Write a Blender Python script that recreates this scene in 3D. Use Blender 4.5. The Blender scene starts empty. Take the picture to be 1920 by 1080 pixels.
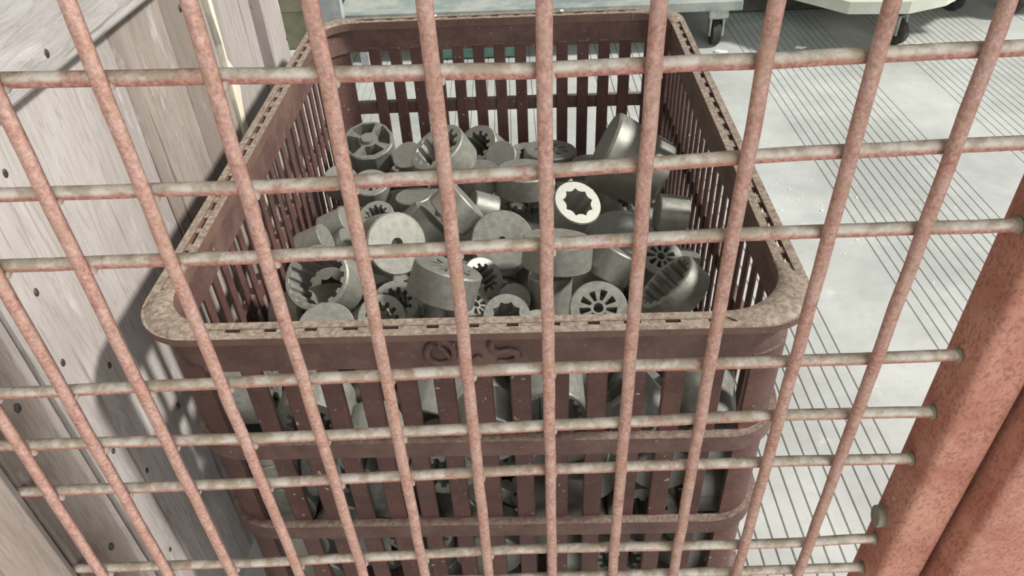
import bpy, bmesh, math, random
from mathutils import Matrix, Vector, Quaternion

random.seed(11)
scene = bpy.context.scene
COL = scene.collection
PI = math.pi

# ------------------------------------------------------------------ camera, light, exposure
F_PX = 1421.17
right = Vector((0.99907, -0.01459, -0.03950))
up = Vector((0.03995, 0.62742, 0.77766))
fwd = Vector((-0.01344, 0.77854, -0.62745))
right.normalize(); fwd = (fwd - right * fwd.dot(right)).normalized(); up = right.cross(fwd)
cam_data = bpy.data.cameras.new('camera')
cam = bpy.data.objects.new('camera', cam_data)
COL.objects.link(cam)
cam.matrix_world = Matrix(((right.x, up.x, -fwd.x, -0.01357), (right.y, up.y, -fwd.y, -0.32740),
                           (right.z, up.z, -fwd.z, 0.86), (0, 0, 0, 1)))
cam_data.sensor_width = 36.0
cam_data.lens = 36.0 * F_PX / 1920.0
cam_data.clip_start = 0.01
scene.camera = cam

world = bpy.data.worlds.new('workshop_air')
scene.world = world
world.use_nodes = True
bg = world.node_tree.nodes['Background']
bg.inputs[0].default_value = (0.98, 1.0, 0.97, 1)
bg.inputs[1].default_value = 0.26

sun_data = bpy.data.lights.new('daylight', 'SUN')
sun_data.energy = 4.7
sun_data.angle = math.radians(6)
sun_data.color = (1.0, 0.975, 0.94)
sun = bpy.data.objects.new('daylight', sun_data)
COL.objects.link(sun)
SUN_AZ, SUN_EL = math.radians(-3), math.radians(42)      # low daylight from the right
sdir = Vector((math.cos(SUN_EL) * math.cos(SUN_AZ), math.cos(SUN_EL) * math.sin(SUN_AZ), math.sin(SUN_EL)))
sun.rotation_euler = sdir.to_track_quat('Z', 'Y').to_euler()
sun.location = sdir * 6

# broad soft fill lamp added behind the camera, to the right
front_fill_data = bpy.data.lights.new('front_fill_light', 'AREA')
front_fill_data.shape = 'RECTANGLE'; front_fill_data.size = 3.2; front_fill_data.size_y = 2.4
front_fill_data.energy = 120
front_fill_data.color = (0.98, 0.99, 1.0)
door = bpy.data.objects.new('front_fill_light', front_fill_data)  # object of the added fill lamp
COL.objects.link(door)
door.location = (1.6, -3.6, 2.0)
door.rotation_euler = (Vector((1.6, -3.6, 2.0)) - Vector((0, 0.3, 0.4))).to_track_quat('Z', 'Y').to_euler()

scene.view_settings.view_transform = 'Standard'
scene.view_settings.look = 'None'
scene.view_settings.gamma = 1.0
scene.view_settings.use_curve_mapping = False
scene.view_settings.exposure = 0.0

# ------------------------------------------------------------------ materials
def lin(r, g, b):
    f = lambda v: ((v / 255 + 0.055) / 1.055) ** 2.4 if v > 10 else v / 255 / 12.92
    return (f(r), f(g), f(b), 1)

class Mat:
    def __init__(self, name, rough=0.6, metal=0.0, spec=0.5):
        self.m = bpy.data.materials.new(name)
        self.m.use_nodes = True
        self.t = self.m.node_tree
        self.b = self.t.nodes['Principled BSDF']
        self.b.inputs['Roughness'].default_value = rough
        self.b.inputs['Metallic'].default_value = metal
        self.b.inputs['Specular IOR Level'].default_value = spec
        self.col = None
        self.hgt = None
        self.tc = self.t.nodes.new('ShaderNodeTexCoord')
        self.geo = self.t.nodes.new('ShaderNodeNewGeometry')
        self.info = self.t.nodes.new('ShaderNodeObjectInfo')
    def link(self, a, b): self.t.links.new(a, b)
    def coord(self, scale=(1, 1, 1), space='Object', shift=True):
        mp = self.t.nodes.new('ShaderNodeMapping')
        mp.inputs['Scale'].default_value = scale
        self.link(self.tc.outputs[space], mp.inputs['Vector'])
        if shift:
            ad = self.t.nodes.new('ShaderNodeMath'); ad.operation = 'MULTIPLY'; ad.inputs[1].default_value = 37.0
            self.link(self.info.outputs['Random'], ad.inputs[0])
            self.link(ad.outputs[0], mp.inputs['Location'])
        return mp.outputs[0]
    def noise(self, scale, detail=4, rough=0.6, stretch=(1, 1, 1), dist=0.0, space='Object', shift=True):
        n = self.t.nodes.new('ShaderNodeTexNoise')
        n.inputs['Scale'].default_value = scale
        n.inputs['Detail'].default_value = detail
        n.inputs['Roughness'].default_value = rough
        n.inputs['Distortion'].default_value = dist
        self.link(self.coord(stretch, space, shift), n.inputs['Vector'])
        return n.outputs[0]
    def ramp(self, fac, a, b, lo=0.0, hi=1.0):
        r = self.t.nodes.new('ShaderNodeMapRange')
        r.interpolation_type = 'SMOOTHSTEP'
        r.inputs[1].default_value = a; r.inputs[2].default_value = b
        r.inputs[3].default_value = lo; r.inputs[4].default_value = hi
        self.link(fac, r.inputs[0])
        return r.outputs[0]
    def mul(self, a, b):
        m = self.t.nodes.new('ShaderNodeMath'); m.operation = 'MULTIPLY'
        self.link(a, m.inputs[0])
        if isinstance(b, float): m.inputs[1].default_value = b
        else: self.link(b, m.inputs[1])
        return m.outputs[0]
    def add(self, a, b):
        m = self.t.nodes.new('ShaderNodeMath'); m.operation = 'ADD'
        self.link(a, m.inputs[0]); self.link(b, m.inputs[1])
        return m.outputs[0]
    def upness(self):
        s = self.t.nodes.new('ShaderNodeSeparateXYZ')
        self.link(self.geo.outputs['Normal'], s.inputs[0])
        return s.outputs[2]
    def mix(self, fac, a, b):
        m = self.t.nodes.new('ShaderNodeMix'); m.data_type = 'RGBA'
        self.link(fac, m.inputs[0])
        for v, i in ((a, 6), (b, 7)):
            if isinstance(v, tuple): m.inputs[i].default_value = v
            else: self.link(v, m.inputs[i])
        return m.outputs[2]
    def tint(self, col, amount=0.15):
        """Each object its own slightly different value."""
        h = self.t.nodes.new('ShaderNodeHueSaturation')
        h.inputs['Value'].default_value = 1
        r = self.t.nodes.new('ShaderNodeMapRange')
        r.inputs[3].default_value = 1 - amount; r.inputs[4].default_value = 1 + amount
        self.link(self.info.outputs['Random'], r.inputs[0])
        self.link(r.outputs[0], h.inputs['Value'])
        self.link(col, h.inputs['Color'])
        return h.outputs[0]
    def out(self, col, height=None, strength=0.4, dist=0.002):
        self.link(col, self.b.inputs['Base Color'])
        if height is not None:
            bu = self.t.nodes.new('ShaderNodeBump')
            bu.inputs['Strength'].default_value = strength
            bu.inputs['Distance'].default_value = dist
            self.link(height, bu.inputs['Height'])
            self.link(bu.outputs[0], self.b.inputs['Normal'])
        return self.m

def make_rod_paint():
    k = Mat('pink_rusty_rod_paint', 0.75, 0, 0.3)
    fine = k.noise(420, 3, 0.7)
    mid = k.noise(60, 4, 0.6)
    c = k.mix(k.ramp(fine, 0.30, 0.72), lin(148, 102, 92), lin(206, 152, 138))
    c = k.mix(k.mul(k.ramp(mid, 0.52, 0.70), 0.6), c, lin(170, 128, 100))
    c = k.mix(k.mul(k.ramp(k.noise(45, 5, 0.7), 0.60, 0.76), 0.35), c, lin(128, 84, 70))
    dust = k.mul(k.ramp(k.upness(), -0.25, 0.55), k.ramp(k.noise(38, 5, 0.7), 0.26, 0.50))
    c = k.mix(k.mul(dust, 0.95), c, k.mix(k.ramp(k.noise(90, 4, 0.6), 0.38, 0.62), lin(182, 172, 150), lin(226, 220, 206)))
    return k.out(c, k.add(fine, k.mul(mid, 1.5)), 0.5, 0.0012)

def make_post_paint():
    k = Mat('orange_rusty_post_paint', 0.7, 0, 0.35)
    fine = k.noise(420, 4, 0.7, (1, 1, 0.6), shift=False)
    mid = k.noise(22, 5, 0.7, shift=False)
    c = k.mix(k.ramp(mid, 0.35, 0.65), lin(184, 124, 107), lin(206, 151, 131))
    pit = k.mul(k.ramp(fine, 0.46, 0.62), k.ramp(k.noise(60, 4, 0.6, shift=False), 0.30, 0.52))
    c = k.mix(k.mul(pit, 0.6), c, lin(132, 84, 64))
    c = k.mix(k.mul(k.ramp(k.noise(75, 3, 0.5, shift=False), 0.71, 0.76), 0.9), c, lin(238, 220, 205))
    return k.out(c, fine, 0.45, 0.001)

def make_crate_plastic(name, base, base2, dust_amt, dust_lo, speck, vary=False):
    k = Mat(name, 0.55, 0, 0.4)
    fine = k.noise(220, 5, 0.7, shift=vary)
    c = k.mix(k.ramp(k.noise(26, 5, 0.65, shift=vary), 0.35, 0.65), base, base2)
    c = k.mix(k.mul(k.ramp(fine, 0.55, 0.75), 0.35), c, lin(150, 128, 112))
    if speck:
        c = k.mix(k.mul(k.ramp(k.noise(150, 2, 0.5, shift=vary), 0.70, 0.76), speck), c, lin(225, 215, 200))
    d = k.mul(k.ramp(k.upness(), 0.35, 0.9), k.ramp(k.noise(45, 5, 0.7, shift=vary), dust_lo, dust_lo + 0.25))
    dc = k.mix(k.ramp(fine, 0.34, 0.66), lin(118, 104, 92), lin(166, 152, 136))
    c = k.mix(k.mul(d, dust_amt), c, dc)
    return k.out(c, k.add(fine, k.noise(60, 4, 0.6, shift=vary)), 0.5, 0.0015)

def make_steel():
    k = Mat('dull_forged_steel', 0.5, 0.42, 0.45)
    fine = k.noise(5.0, 5, 0.7)
    c = k.mix(k.ramp(fine, 0.3, 0.7), lin(136, 136, 127), lin(156, 155, 145))
    grain = k.noise(60, 3, 0.7)
    c = k.mix(k.mul(k.ramp(grain, 0.5, 0.75), 0.2), c, lin(186, 187, 180))
    c = k.mix(k.mul(k.ramp(k.noise(2.2, 4, 0.6), 0.58, 0.72), 0.4), c, lin(134, 126, 104))
    c = k.tint(c, 0.14)
    r = k.ramp(fine, 0.3, 0.7, 0.36, 0.52)
    k.link(r, k.b.inputs['Roughness'])
    return k.out(c, grain, 0.12, 0.02)

def make_wood(name, a, b, streak, axis):
    k = Mat(name, 0.82, 0, 0.2)
    st = [1.0, 1.0, 1.0]
    st[axis] = 0.09
    grain = k.noise(190, 7, 0.75, tuple(st), 1.2)
    broad = k.noise(9, 4, 0.6, tuple([v if v == 1.0 else 0.25 for v in st]), 0.8)
    c = k.mix(k.ramp(broad, 0.32, 0.68), a, b)
    c = k.mix(k.mul(k.ramp(grain, 0.46, 0.66), 0.6), c, streak)
    c = k.mix(k.mul(k.ramp(k.noise(55, 6, 0.8, tuple([v if v == 1.0 else 0.35 for v in st])), 0.64, 0.72), 0.5), c, lin(110, 98, 88))
    s2 = [1.0, 1.0, 1.0]; s2[axis] = 0.03
    crack = k.noise(75, 3, 0.5, tuple(s2), 0.3)
    c = k.mix(k.mul(k.ramp(crack, 0.66, 0.70), 0.55), c, lin(92, 78, 68))
    c = k.mix(k.mul(k.ramp(k.noise(30, 5, 0.75, tuple([v if v == 1.0 else 0.3 for v in st])), 0.56, 0.68), 0.45), c, lin(214, 210, 206))
    c = k.tint(c, 0.06)
    return k.out(c, k.add(grain, k.mul(broad, 0.6)), 0.55, 0.002)

def make_concrete():
    k = Mat('dusty_concrete', 0.62, 0, 0.35)
    broad = k.noise(3.2, 6, 0.65, shift=False)
    fine = k.noise(60, 5, 0.7, shift=False)
    c = k.mix(k.ramp(broad, 0.3, 0.7), lin(166, 168, 163), lin(198, 200, 195))
    c = k.mix(k.mul(k.ramp(fine, 0.52, 0.75), 0.4), c, lin(160, 160, 154))
    c = k.mix(k.mul(k.ramp(k.noise(14, 5, 0.7, shift=False), 0.60, 0.74), 0.5), c, lin(224, 225, 220))
    return k.out(c, fine, 0.15, 0.002)

def make_paint(name, a, b, rough=0.5, scale=20, metal=0.0):
    k = Mat(name, rough, metal, 0.4)
    n = k.noise(scale, 5, 0.7)
    c = k.mix(k.ramp(n, 0.35, 0.65), a, b)
    return k.out(c, n, 0.2, 0.002)

M_ROD = make_rod_paint()
M_POST = make_post_paint()
M_WELD = make_paint('whitish_weld_bead', lin(176, 150, 132), lin(226, 218, 206), 0.7, 120)
M_STUB = make_paint('grey_green_stub_paint', lin(138, 140, 122), lin(160, 158, 140), 0.7, 60)
M_RIM = make_crate_plastic('dusty_brown_rim', lin(104, 80, 72), lin(118, 92, 80), 0.95, 0.18, 0.0)
M_BAND = make_crate_plastic('maroon_brown_plastic', lin(92, 68, 62), lin(112, 88, 80), 0.6, 0.3, 0.3)
M_SLAT = make_crate_plastic('maroon_slat_plastic', lin(86, 61, 57), lin(102, 73, 66), 0.6, 0.3, 0.5, True)
M_STEEL = make_steel()
M_PLANK = make_wood('weathered_grey_plank', lin(164, 155, 150), lin(192, 186, 181), lin(146, 133, 124), 2)
M_PLANKB = make_wood('weathered_brown_plank', lin(144, 132, 123), lin(170, 159, 150), lin(124, 111, 101), 2)
M_RAIL = make_wood('weathered_rail_board', lin(164, 159, 155), lin(192, 188, 184), lin(144, 136, 131), 1)
M_LATH = make_wood('pale_fresh_lath', lin(236, 228, 200), lin(246, 240, 220), lin(222, 208, 176), 2)
M_NAIL = make_paint('dark_nail_iron', lin(48, 44, 42), lin(80, 74, 70), 0.6, 400)
M_CONCRETE = make_concrete()
M_TEAL = make_paint('teal_machine_paint', lin(78, 118, 106), lin(104, 142, 128), 0.5, 25)
M_DECK = make_paint('worn_grey_blue_deck_paint', lin(138, 150, 146), lin(178, 180, 172), 0.6, 12)
M_CREAM = make_paint('cream_cart_paint', lin(192, 196, 180), lin(212, 215, 202), 0.6, 9)
M_DARK = make_paint('dark_grey_cart_paint', lin(70, 70, 64), lin(92, 90, 82), 0.7, 12)
M_OLIVE = make_paint('olive_grey_paint', lin(150, 147, 124), lin(170, 168, 142), 0.7, 10)
M_RUBBER = make_paint('dark_caster_rubber', lin(52, 50, 46), lin(74, 72, 66), 0.8, 60)
M_ZINC = make_paint('dusty_zinc_bracket', lin(150, 158, 148), lin(190, 194, 184), 0.5, 40, 0.3)
M_SILVER = make_paint('silver_grey_steel_leg', lin(176, 180, 184), lin(206, 208, 210), 0.4, 20, 0.4)
M_CHIP = make_paint('white_paint_flake', lin(236, 234, 228), lin(250, 248, 244), 0.8, 80)

# ------------------------------------------------------------------ mesh helpers
def link(o, parent=None):
    COL.objects.link(o)
    if parent is not None: o.parent = parent
    return o

def mesh(name, verts, faces, mat, smooth=None):
    me = bpy.data.meshes.new(name)
    me.from_pydata([tuple(v) for v in verts], [], faces)
    me.materials.append(mat)
    bm = bmesh.new(); bm.from_mesh(me)
    bmesh.ops.recalc_face_normals(bm, faces=bm.faces)
    bm.to_mesh(me); bm.free()
    if smooth is not None:
        for p in me.polygons: p.use_smooth = True
        me.set_sharp_from_angle(angle=math.radians(smooth))
    me.update()
    return me

def obj(name, me, parent=None): return link(bpy.data.objects.new(name, me), parent)

def empty(name, loc, rotz, label, cat, group=None):
    o = bpy.data.objects.new(name, None)
    o.empty_display_size = 0.05
    o.location = loc; o.rotation_euler = (0, 0, rotz)
    link(o)
    return tag(o, label, cat, group)

def tag(o, label, cat, group=None):
    o['label'] = label; o['category'] = cat
    if group: o['group'] = group
    return o

class MB:
    """Collects simple solids into one vertex and face list."""
    def __init__(self): self.v = []; self.f = []
    def put(self, vs, fs):
        n = len(self.v); self.v += [Vector(v) for v in vs]; self.f += [tuple(i + n for i in f) for f in fs]
        return self
    def box(self, lo, hi, bev=0.0):
        x0, y0, z0 = lo; x1, y1, z1 = hi
        if bev <= 0:
            vs = [(x, y, z) for z in (z0, z1) for y in (y0, y1) for x in (x0, x1)]
            return self.put(vs, [(0, 2, 3, 1), (4, 5, 7, 6), (0, 1, 5, 4), (2, 6, 7, 3), (0, 4, 6, 2), (1, 3, 7, 5)])
        b = bev; vs = []
        for sx in (0, 1):
            for sy in (0, 1):
                for sz in (0, 1):
                    X = (x0, x1)[sx]; Y = (y0, y1)[sy]; Z = (z0, z1)[sz]
                    dx = b * (1 - 2 * sx); dy = b * (1 - 2 * sy); dz = b * (1 - 2 * sz)
                    vs += [(X, Y + dy, Z + dz), (X + dx, Y, Z + dz), (X + dx, Y + dy, Z)]
        g = lambda sx, sy, sz, k: (sx * 4 + sy * 2 + sz) * 3 + k
        fs = []
        for s in (0, 1):
            fs.append((g(s, 0, 0, 0), g(s, 1, 0, 0), g(s, 1, 1, 0), g(s, 0, 1, 0)))
            fs.append((g(0, s, 0, 1), g(1, s, 0, 1), g(1, s, 1, 1), g(0, s, 1, 1)))
            fs.append((g(0, 0, s, 2), g(1, 0, s, 2), g(1, 1, s, 2), g(0, 1, s, 2)))
        for a in (0, 1):
            for c in (0, 1):
                fs.append((g(0, a, c, 1), g(1, a, c, 1), g(1, a, c, 2), g(0, a, c, 2)))
                fs.append((g(a, 0, c, 0), g(a, 1, c, 0), g(a, 1, c, 2), g(a, 0, c, 2)))
                fs.append((g(a, c, 0, 0), g(a, c, 1, 0), g(a, c, 1, 1), g(a, c, 0, 1)))
        for sx in (0, 1):
            for sy in (0, 1):
                for sz in (0, 1): fs.append((g(sx, sy, sz, 0), g(sx, sy, sz, 1), g(sx, sy, sz, 2)))
        return self.put(vs, fs)
    def tube(self, pts, r, n=10, cap=True, taper=None):
        pts = [Vector(p) for p in pts]; base = len(self.v); vs = []; prev = None
        for i, p in enumerate(pts):
            d = (pts[min(i + 1, len(pts) - 1)] - pts[max(i - 1, 0)]).normalized()
            if prev is None:
                a = d.orthogonal().normalized()
            else:
                a = (prev - d * prev.dot(d)).normalized()
            prev = a; b = d.cross(a)
            rr = r if taper is None else r * taper[i]
            vs += [p + (a * math.cos(2 * PI * k / n) + b * math.sin(2 * PI * k / n)) * rr for k in range(n)]
        fs = []
        for i in range(len(pts) - 1):
            for k in range(n):
                k2 = (k + 1) % n
                fs.append((i * n + k, i * n + k2, (i + 1) * n + k2, (i + 1) * n + k))
        if cap:
            fs.append(tuple(range(n))); m = (len(pts) - 1) * n
            fs.append(tuple(m + k for k in range(n)))
        return self.put(vs, fs)
    def loops(self, outer, inner, z0, z1):
        """A closed ring wall between two outlines of equal length, from z0 to z1."""
        n = len(outer)
        vs = [(x, y, z0) for x, y in outer] + [(x, y, z1) for x, y in outer] + [(x, y, z0) for x, y in inner] + [(x, y, z1) for x, y in inner]
        fs = []
        for k in range(n):
            j = (k + 1) % n
            fs += [(k, j, n + j, n + k), (2 * n + k, 3 * n + k, 3 * n + j, 2 * n + j),
                   (n + k, n + j, 3 * n + j, 3 * n + k), (k, 2 * n + k, 2 * n + j, j)]
        return self.put(vs, fs)
    def prism(self, outline, z0, z1):
        n = len(outline)
        vs = [(x, y, z0) for x, y in outline] + [(x, y, z1) for x, y in outline]
        fs = [tuple(range(n)), tuple(n + k for k in range(n))] + [(k, (k + 1) % n, n + (k + 1) % n, n + k) for k in range(n)]
        return self.put(vs, fs)
    def mesh(self, name, mat, smooth=None): return mesh(name, self.v, self.f, mat, smooth)
    def build(self, name, mat, parent=None, smooth=None): return obj(name, self.mesh(name, mat, smooth), parent)

def rounded_rect(hx, hy, r, n=8, straight=1):
    out = []
    for cx, cy, a0 in ((hx - r, hy - r, 0), (-hx + r, hy - r, 90), (-hx + r, -hy + r, 180), (hx - r, -hy + r, 270)):
        for k in range(n + 1):
            a = math.radians(a0 + 90 * k / n)
            out.append((cx + r * math.cos(a), cy + r * math.sin(a)))
    return out

# ------------------------------------------------------------------ floor (grooves cut along y in bands)
def make_floor():
    xs = []                                # (x, z) profile across the grooves
    X0, X1, PITCH, PERIOD, N = -3.0, 5.2, 0.0199, 0.435, 15
    prof = [(X0, 0.0)]
    start = 0.645 - PERIOD * 8
    b = start
    while b < X1 - 0.4:
        for k in range(N):
            x = b + k * PITCH
            if x > X0 + 0.02:
                w = 0.0013
                prof += [(x - w, 0.0), (x - w * 0.5, -0.0022), (x + w * 0.5, -0.0022), (x + w, 0.0)]
        b += PERIOD
    prof.append((X1, 0.0))
    ys = [-2.5, 0.0, 1.0, 2.0, 6.0]
    vs = [(x, y, z) for y in ys for x, z in prof]
    n = len(prof)
    fs = [(j * n + i, j * n + i + 1, (j + 1) * n + i + 1, (j + 1) * n + i) for j in range(len(ys) - 1) for i in range(n - 1)]
    o = obj('floor', mesh('floor', vs, fs, M_CONCRETE))
    o['kind'] = 'structure'
    return o
make_floor()

# ------------------------------------------------------------------ wire mesh gate
gate = empty('wire_mesh_gate', (0.27, 0.0, 0.0), 0, 'pink rusty wire mesh gate with an orange post, in front of the crate', 'gate')
GI = Matrix.Translation((-0.27, 0, 0))
def gput(o):
    o.parent = gate; o.matrix_parent_inverse = GI
    return o
ROD_R = 0.00385
VERT = {-8: [(-0.393, 0.45), (-0.4003, 0.3472)], -7: [(-0.347, 0.5088), (-0.3524, 0.3441)], -6: [(-0.2971, 0.6104), (-0.301, 0.3409)],
        -5: [(-0.2491, 0.7179), (-0.2503, 0.608), (-0.251, 0.3377)], -4: [(-0.2004, 0.7614), (-0.2007, 0.6054), (-0.1987, 0.3344)],
        -3: [(-0.1496, 0.7592), (-0.15, 0.6028), (-0.1486, 0.3312)], -2: [(-0.0983, 0.7569), (-0.0984, 0.6002), (-0.1, 0.3281)],
        -1: [(-0.0501, 0.7548), (-0.049, 0.5977), (-0.0491, 0.3249)], 0: [(0.0004, 0.7525), (0.0003, 0.5951), (0.0012, 0.3217)],
        1: [(0.0497, 0.7503), (0.0498, 0.5926), (0.0493, 0.3186)], 2: [(0.1, 0.7481), (0.0985, 0.5901), (0.0984, 0.3155)],
        3: [(0.1496, 0.7459), (0.1499, 0.5874), (0.1493, 0.3123)], 4: [(0.1999, 0.7437), (0.1993, 0.5849), (0.1993, 0.3091)]}
HORI = [[(-0.2393, 0.7249), (-0.127, 0.7216), (-0.0094, 0.7187), (0.108, 0.7185), (0.1998, 0.7193)],
        [(-0.2664, 0.6647), (-0.1413, 0.663), (-0.011, 0.6649), (0.1169, 0.6691), (0.2169, 0.67)],
        [(-0.2864, 0.6203), (-0.1519, 0.6194), (-0.0124, 0.6202), (0.1255, 0.6215), (0.2341, 0.6202)],
        [(-0.3307, 0.522), (-0.1752, 0.524), (-0.0153, 0.5261), (0.1432, 0.5236), (0.2481, 0.5234)],
        [(-0.3529, 0.4725), (-0.1883, 0.4702), (-0.0169, 0.4719), (0.1521, 0.474), (0.2507, 0.4716)],
        [(-0.3755, 0.4222), (-0.2, 0.4223), (-0.0183, 0.4261), (0.1609, 0.4252), (0.2468, 0.4231)],
        [(-0.4204, 0.3224), (-0.2246, 0.3215), (-0.0214, 0.3276), (0.1795, 0.3224), (0.2412, 0.3252)],
        [(-0.42, 0.287), (-0.15, 0.286), (0.0515, 0.2857), (0.2038, 0.284)],
        [(-0.42, 0.225), (0.0, 0.224), (0.24, 0.223)], [(-0.42, 0.125), (0.0, 0.126), (0.24, 0.125)],
        [(-0.42, 0.79), (0.0, 0.788), (0.2, 0.786)]]
def interp(pts, t):
    pts = sorted(pts)
    if t <= pts[0][0]: return pts[0][1]
    for (a, va), (b, vb) in zip(pts, pts[1:]):
        if t <= b:
            s = (t - a) / (b - a); return va + (vb - va) * s
    return pts[-1][1]
def wob(seed, t): return 0.0002 * (math.sin(t * 61 + seed * 2.1) + math.sin(t * 113 + seed * 5.3))
for k in range(-9, 5):
    tab = [(z, x) for x, z in VERT.get(k, [(0.05 * k, 0.3), (0.05 * k, 0.9)])]
    pts = [(interp(tab, z) + wob(k, z), wob(k + 9, z) * 0.5, z) for z in [0.06 + 0.03 * i for i in range(33)]]
    MBr = MB().tube(pts, ROD_R, 12)
    gput(MBr.build('vertical_rod', M_ROD, None, 50))
for j, h in enumerate(HORI):
    pts = []
    x = -0.47
    while x < 0.2575:
        pts.append((x, 0.0069 + wob(j + 30, x) * 0.4, interp(h, x) + wob(j + 20, x) * 0.8)); x += 0.02
    pts.append((0.2565, 0.0069, interp(h, 0.2565)))
    gput(MB().tube(pts, ROD_R, 12).build('horizontal_rod', M_ROD, None, 50))
# weld beads at the crossings (shared mesh) and at the post
def bead_mesh():
    vs, fs = [], []
    rng = random.Random(3)
    rings, n = 4, 8
    for i in range(rings + 1):
        a = PI * i / rings
        for k in range(n):
            b = 2 * PI * k / n; q = 1 + rng.uniform(-.15, .15)
            vs.append((math.sin(a) * math.cos(b) * q, math.sin(a) * math.sin(b) * q, math.cos(a)))
    for i in range(rings):
        for k in range(n): fs.append((i * n + k, i * n + (k + 1) % n, (i + 1) * n + (k + 1) % n, (i + 1) * n + k))
    return mesh('weld', vs, fs, M_WELD, 60)
BEAD = bead_mesh()
rng = random.Random(4)
for j, h in enumerate(HORI):
    for k in range(-8, 5):
        zz = interp(h, 0.05 * k)
        xx = interp([(z, x) for x, z in VERT[k]], zz)
        zz = interp(h, xx)
        o = obj('weld', BEAD); gput(o)
        s = rng.uniform(0.5, 1.0)
        o.location = (xx + 0.0030, 0.0040, zz - rng.uniform(0.0020, 0.0038))
        o.scale = (0.0024 * s, 0.0030, 0.0036 * s)
        o.rotation_euler = (0, rng.uniform(-.6, .6), 0)
    o = obj('weld', BEAD); gput(o)
    o.location = (0.2535, 0.0069, interp(h, 0.25)); o.scale = (0.003, 0.0050, 0.0052)
    o.data = o.data.copy(); o.data.materials.clear(); o.data.materials.append(M_STUB)

def square_tube(x0, x1, y0, y1, r, z0, z1):
    cx, cy = (x0 + x1) / 2, (y0 + y1) / 2
    ol = [(cx + a, cy + b) for a, b in rounded_rect((x1 - x0) / 2, (y1 - y0) / 2, r, 6)]
    il = [(cx + a, cy + b) for a, b in rounded_rect((x1 - x0) / 2 - .003, (y1 - y0) / 2 - .003, max(r - .003, .001), 6)]
    return MB().loops(ol, il, z0, z1)
gput(square_tube(0.2545, 0.290, -0.0125, 0.0235, 0.006, 0.0, 1.15).build('gate_post', M_POST, None, 35))
# sawn-off hinge pin on the left face of the post
stub = MB().tube([(0.257, 0.0105, 0.350), (0.2500, 0.010, 0.350), (0.2488, 0.010, 0.350)], 0.0078, 20, True, [1, 1, 0.86])
stub.v = [Vector((v.x, v.y, 0.350 + (v.z - 0.350) * 1.25)) for v in stub.v]
gput(stub.build('hinge_pin', M_STUB, None, 40))

post2 = empty('fence_post', (0.322, 0.0, 0.0), 0, 'orange rusty steel post at the right edge, beside the gate post', 'post')
b = square_tube(0.2945 - 0.322, 0.352 - 0.322, -0.031, 0.029, 0.005, 0.0, 1.15)
b.build('tube', M_POST, post2, 35)
plate = MB().box((-0.0265, -0.05, 0.0), (0.045, 0.045, 0.006), 0.001)
plate.build('base_plate', M_POST, post2)

# ------------------------------------------------------------------ brown plastic crate
CR_X, CR_Y, CR_TH = -0.046, 0.448, -0.0235
crate = empty('plastic_crate', (CR_X, CR_Y, 0), CR_TH, 'tall dark brown slatted plastic crate full of grey metal gears, behind the wire mesh', 'crate')
HX, HY, ZT = 0.269, 0.351, 0.475
def outline(d, r=0.05, n=10): return rounded_rect(HX - d, HY - d, max(r - d * 0.35, 0.012), n)
# rim: outer rail, inner rail, webs between that leave the slots open
rim = MB().loops(outline(0.0), outline(0.0075), ZT - 0.0065, ZT)
rim.loops(outline(0.0125), outline(0.020), ZT - 0.012, ZT - 0.0005)
def slots(length, pitch, slot, end):
    out = []; n = int((length - 2 * end) / pitch); s = -n * pitch / 2; cur = -length / 2
    rr = random.Random(int(length * 1000))
    for k in range(n + 1):
        c = s + k * pitch + rr.uniform(-.0015, .0015); w = slot * rr.uniform(.7, 1.15)
        out.append((cur, c - w / 2)); cur = c + w / 2
    out.append((cur, length / 2))
    return out
for sy in (-1, 1):
    for a, b in slots(2 * (HX - .046), 0.0310, 0.0125, 0.004):
        rim.box((a, min(sy * (HY - 0.0065), sy * (HY - 0.0122)), ZT - 0.011), (b, max(sy * (HY - 0.0065), sy * (HY - 0.0122)), ZT - 0.0012))
    for a, b in ((-(HX - .046), HX - .046),):
        y0, y1 = sorted((sy * (HY - 0.0121), sy * (HY - 0.0132)))
        rim.box((a, y0, ZT - 0.011), (b, y1, ZT - 0.0008))
for sx in (-1, 1):
    for a, b in slots(2 * (HY - .046), 0.0265, 0.0160, 0.004):
        x0, x1 = sorted((sx * (HX - 0.007), sx * (HX - 0.013)))
        rim.box((x0, a, ZT - 0.011), (x1, b, ZT - 0.0015))
rim_o = rim.build('rim', M_RIM, crate)
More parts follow.
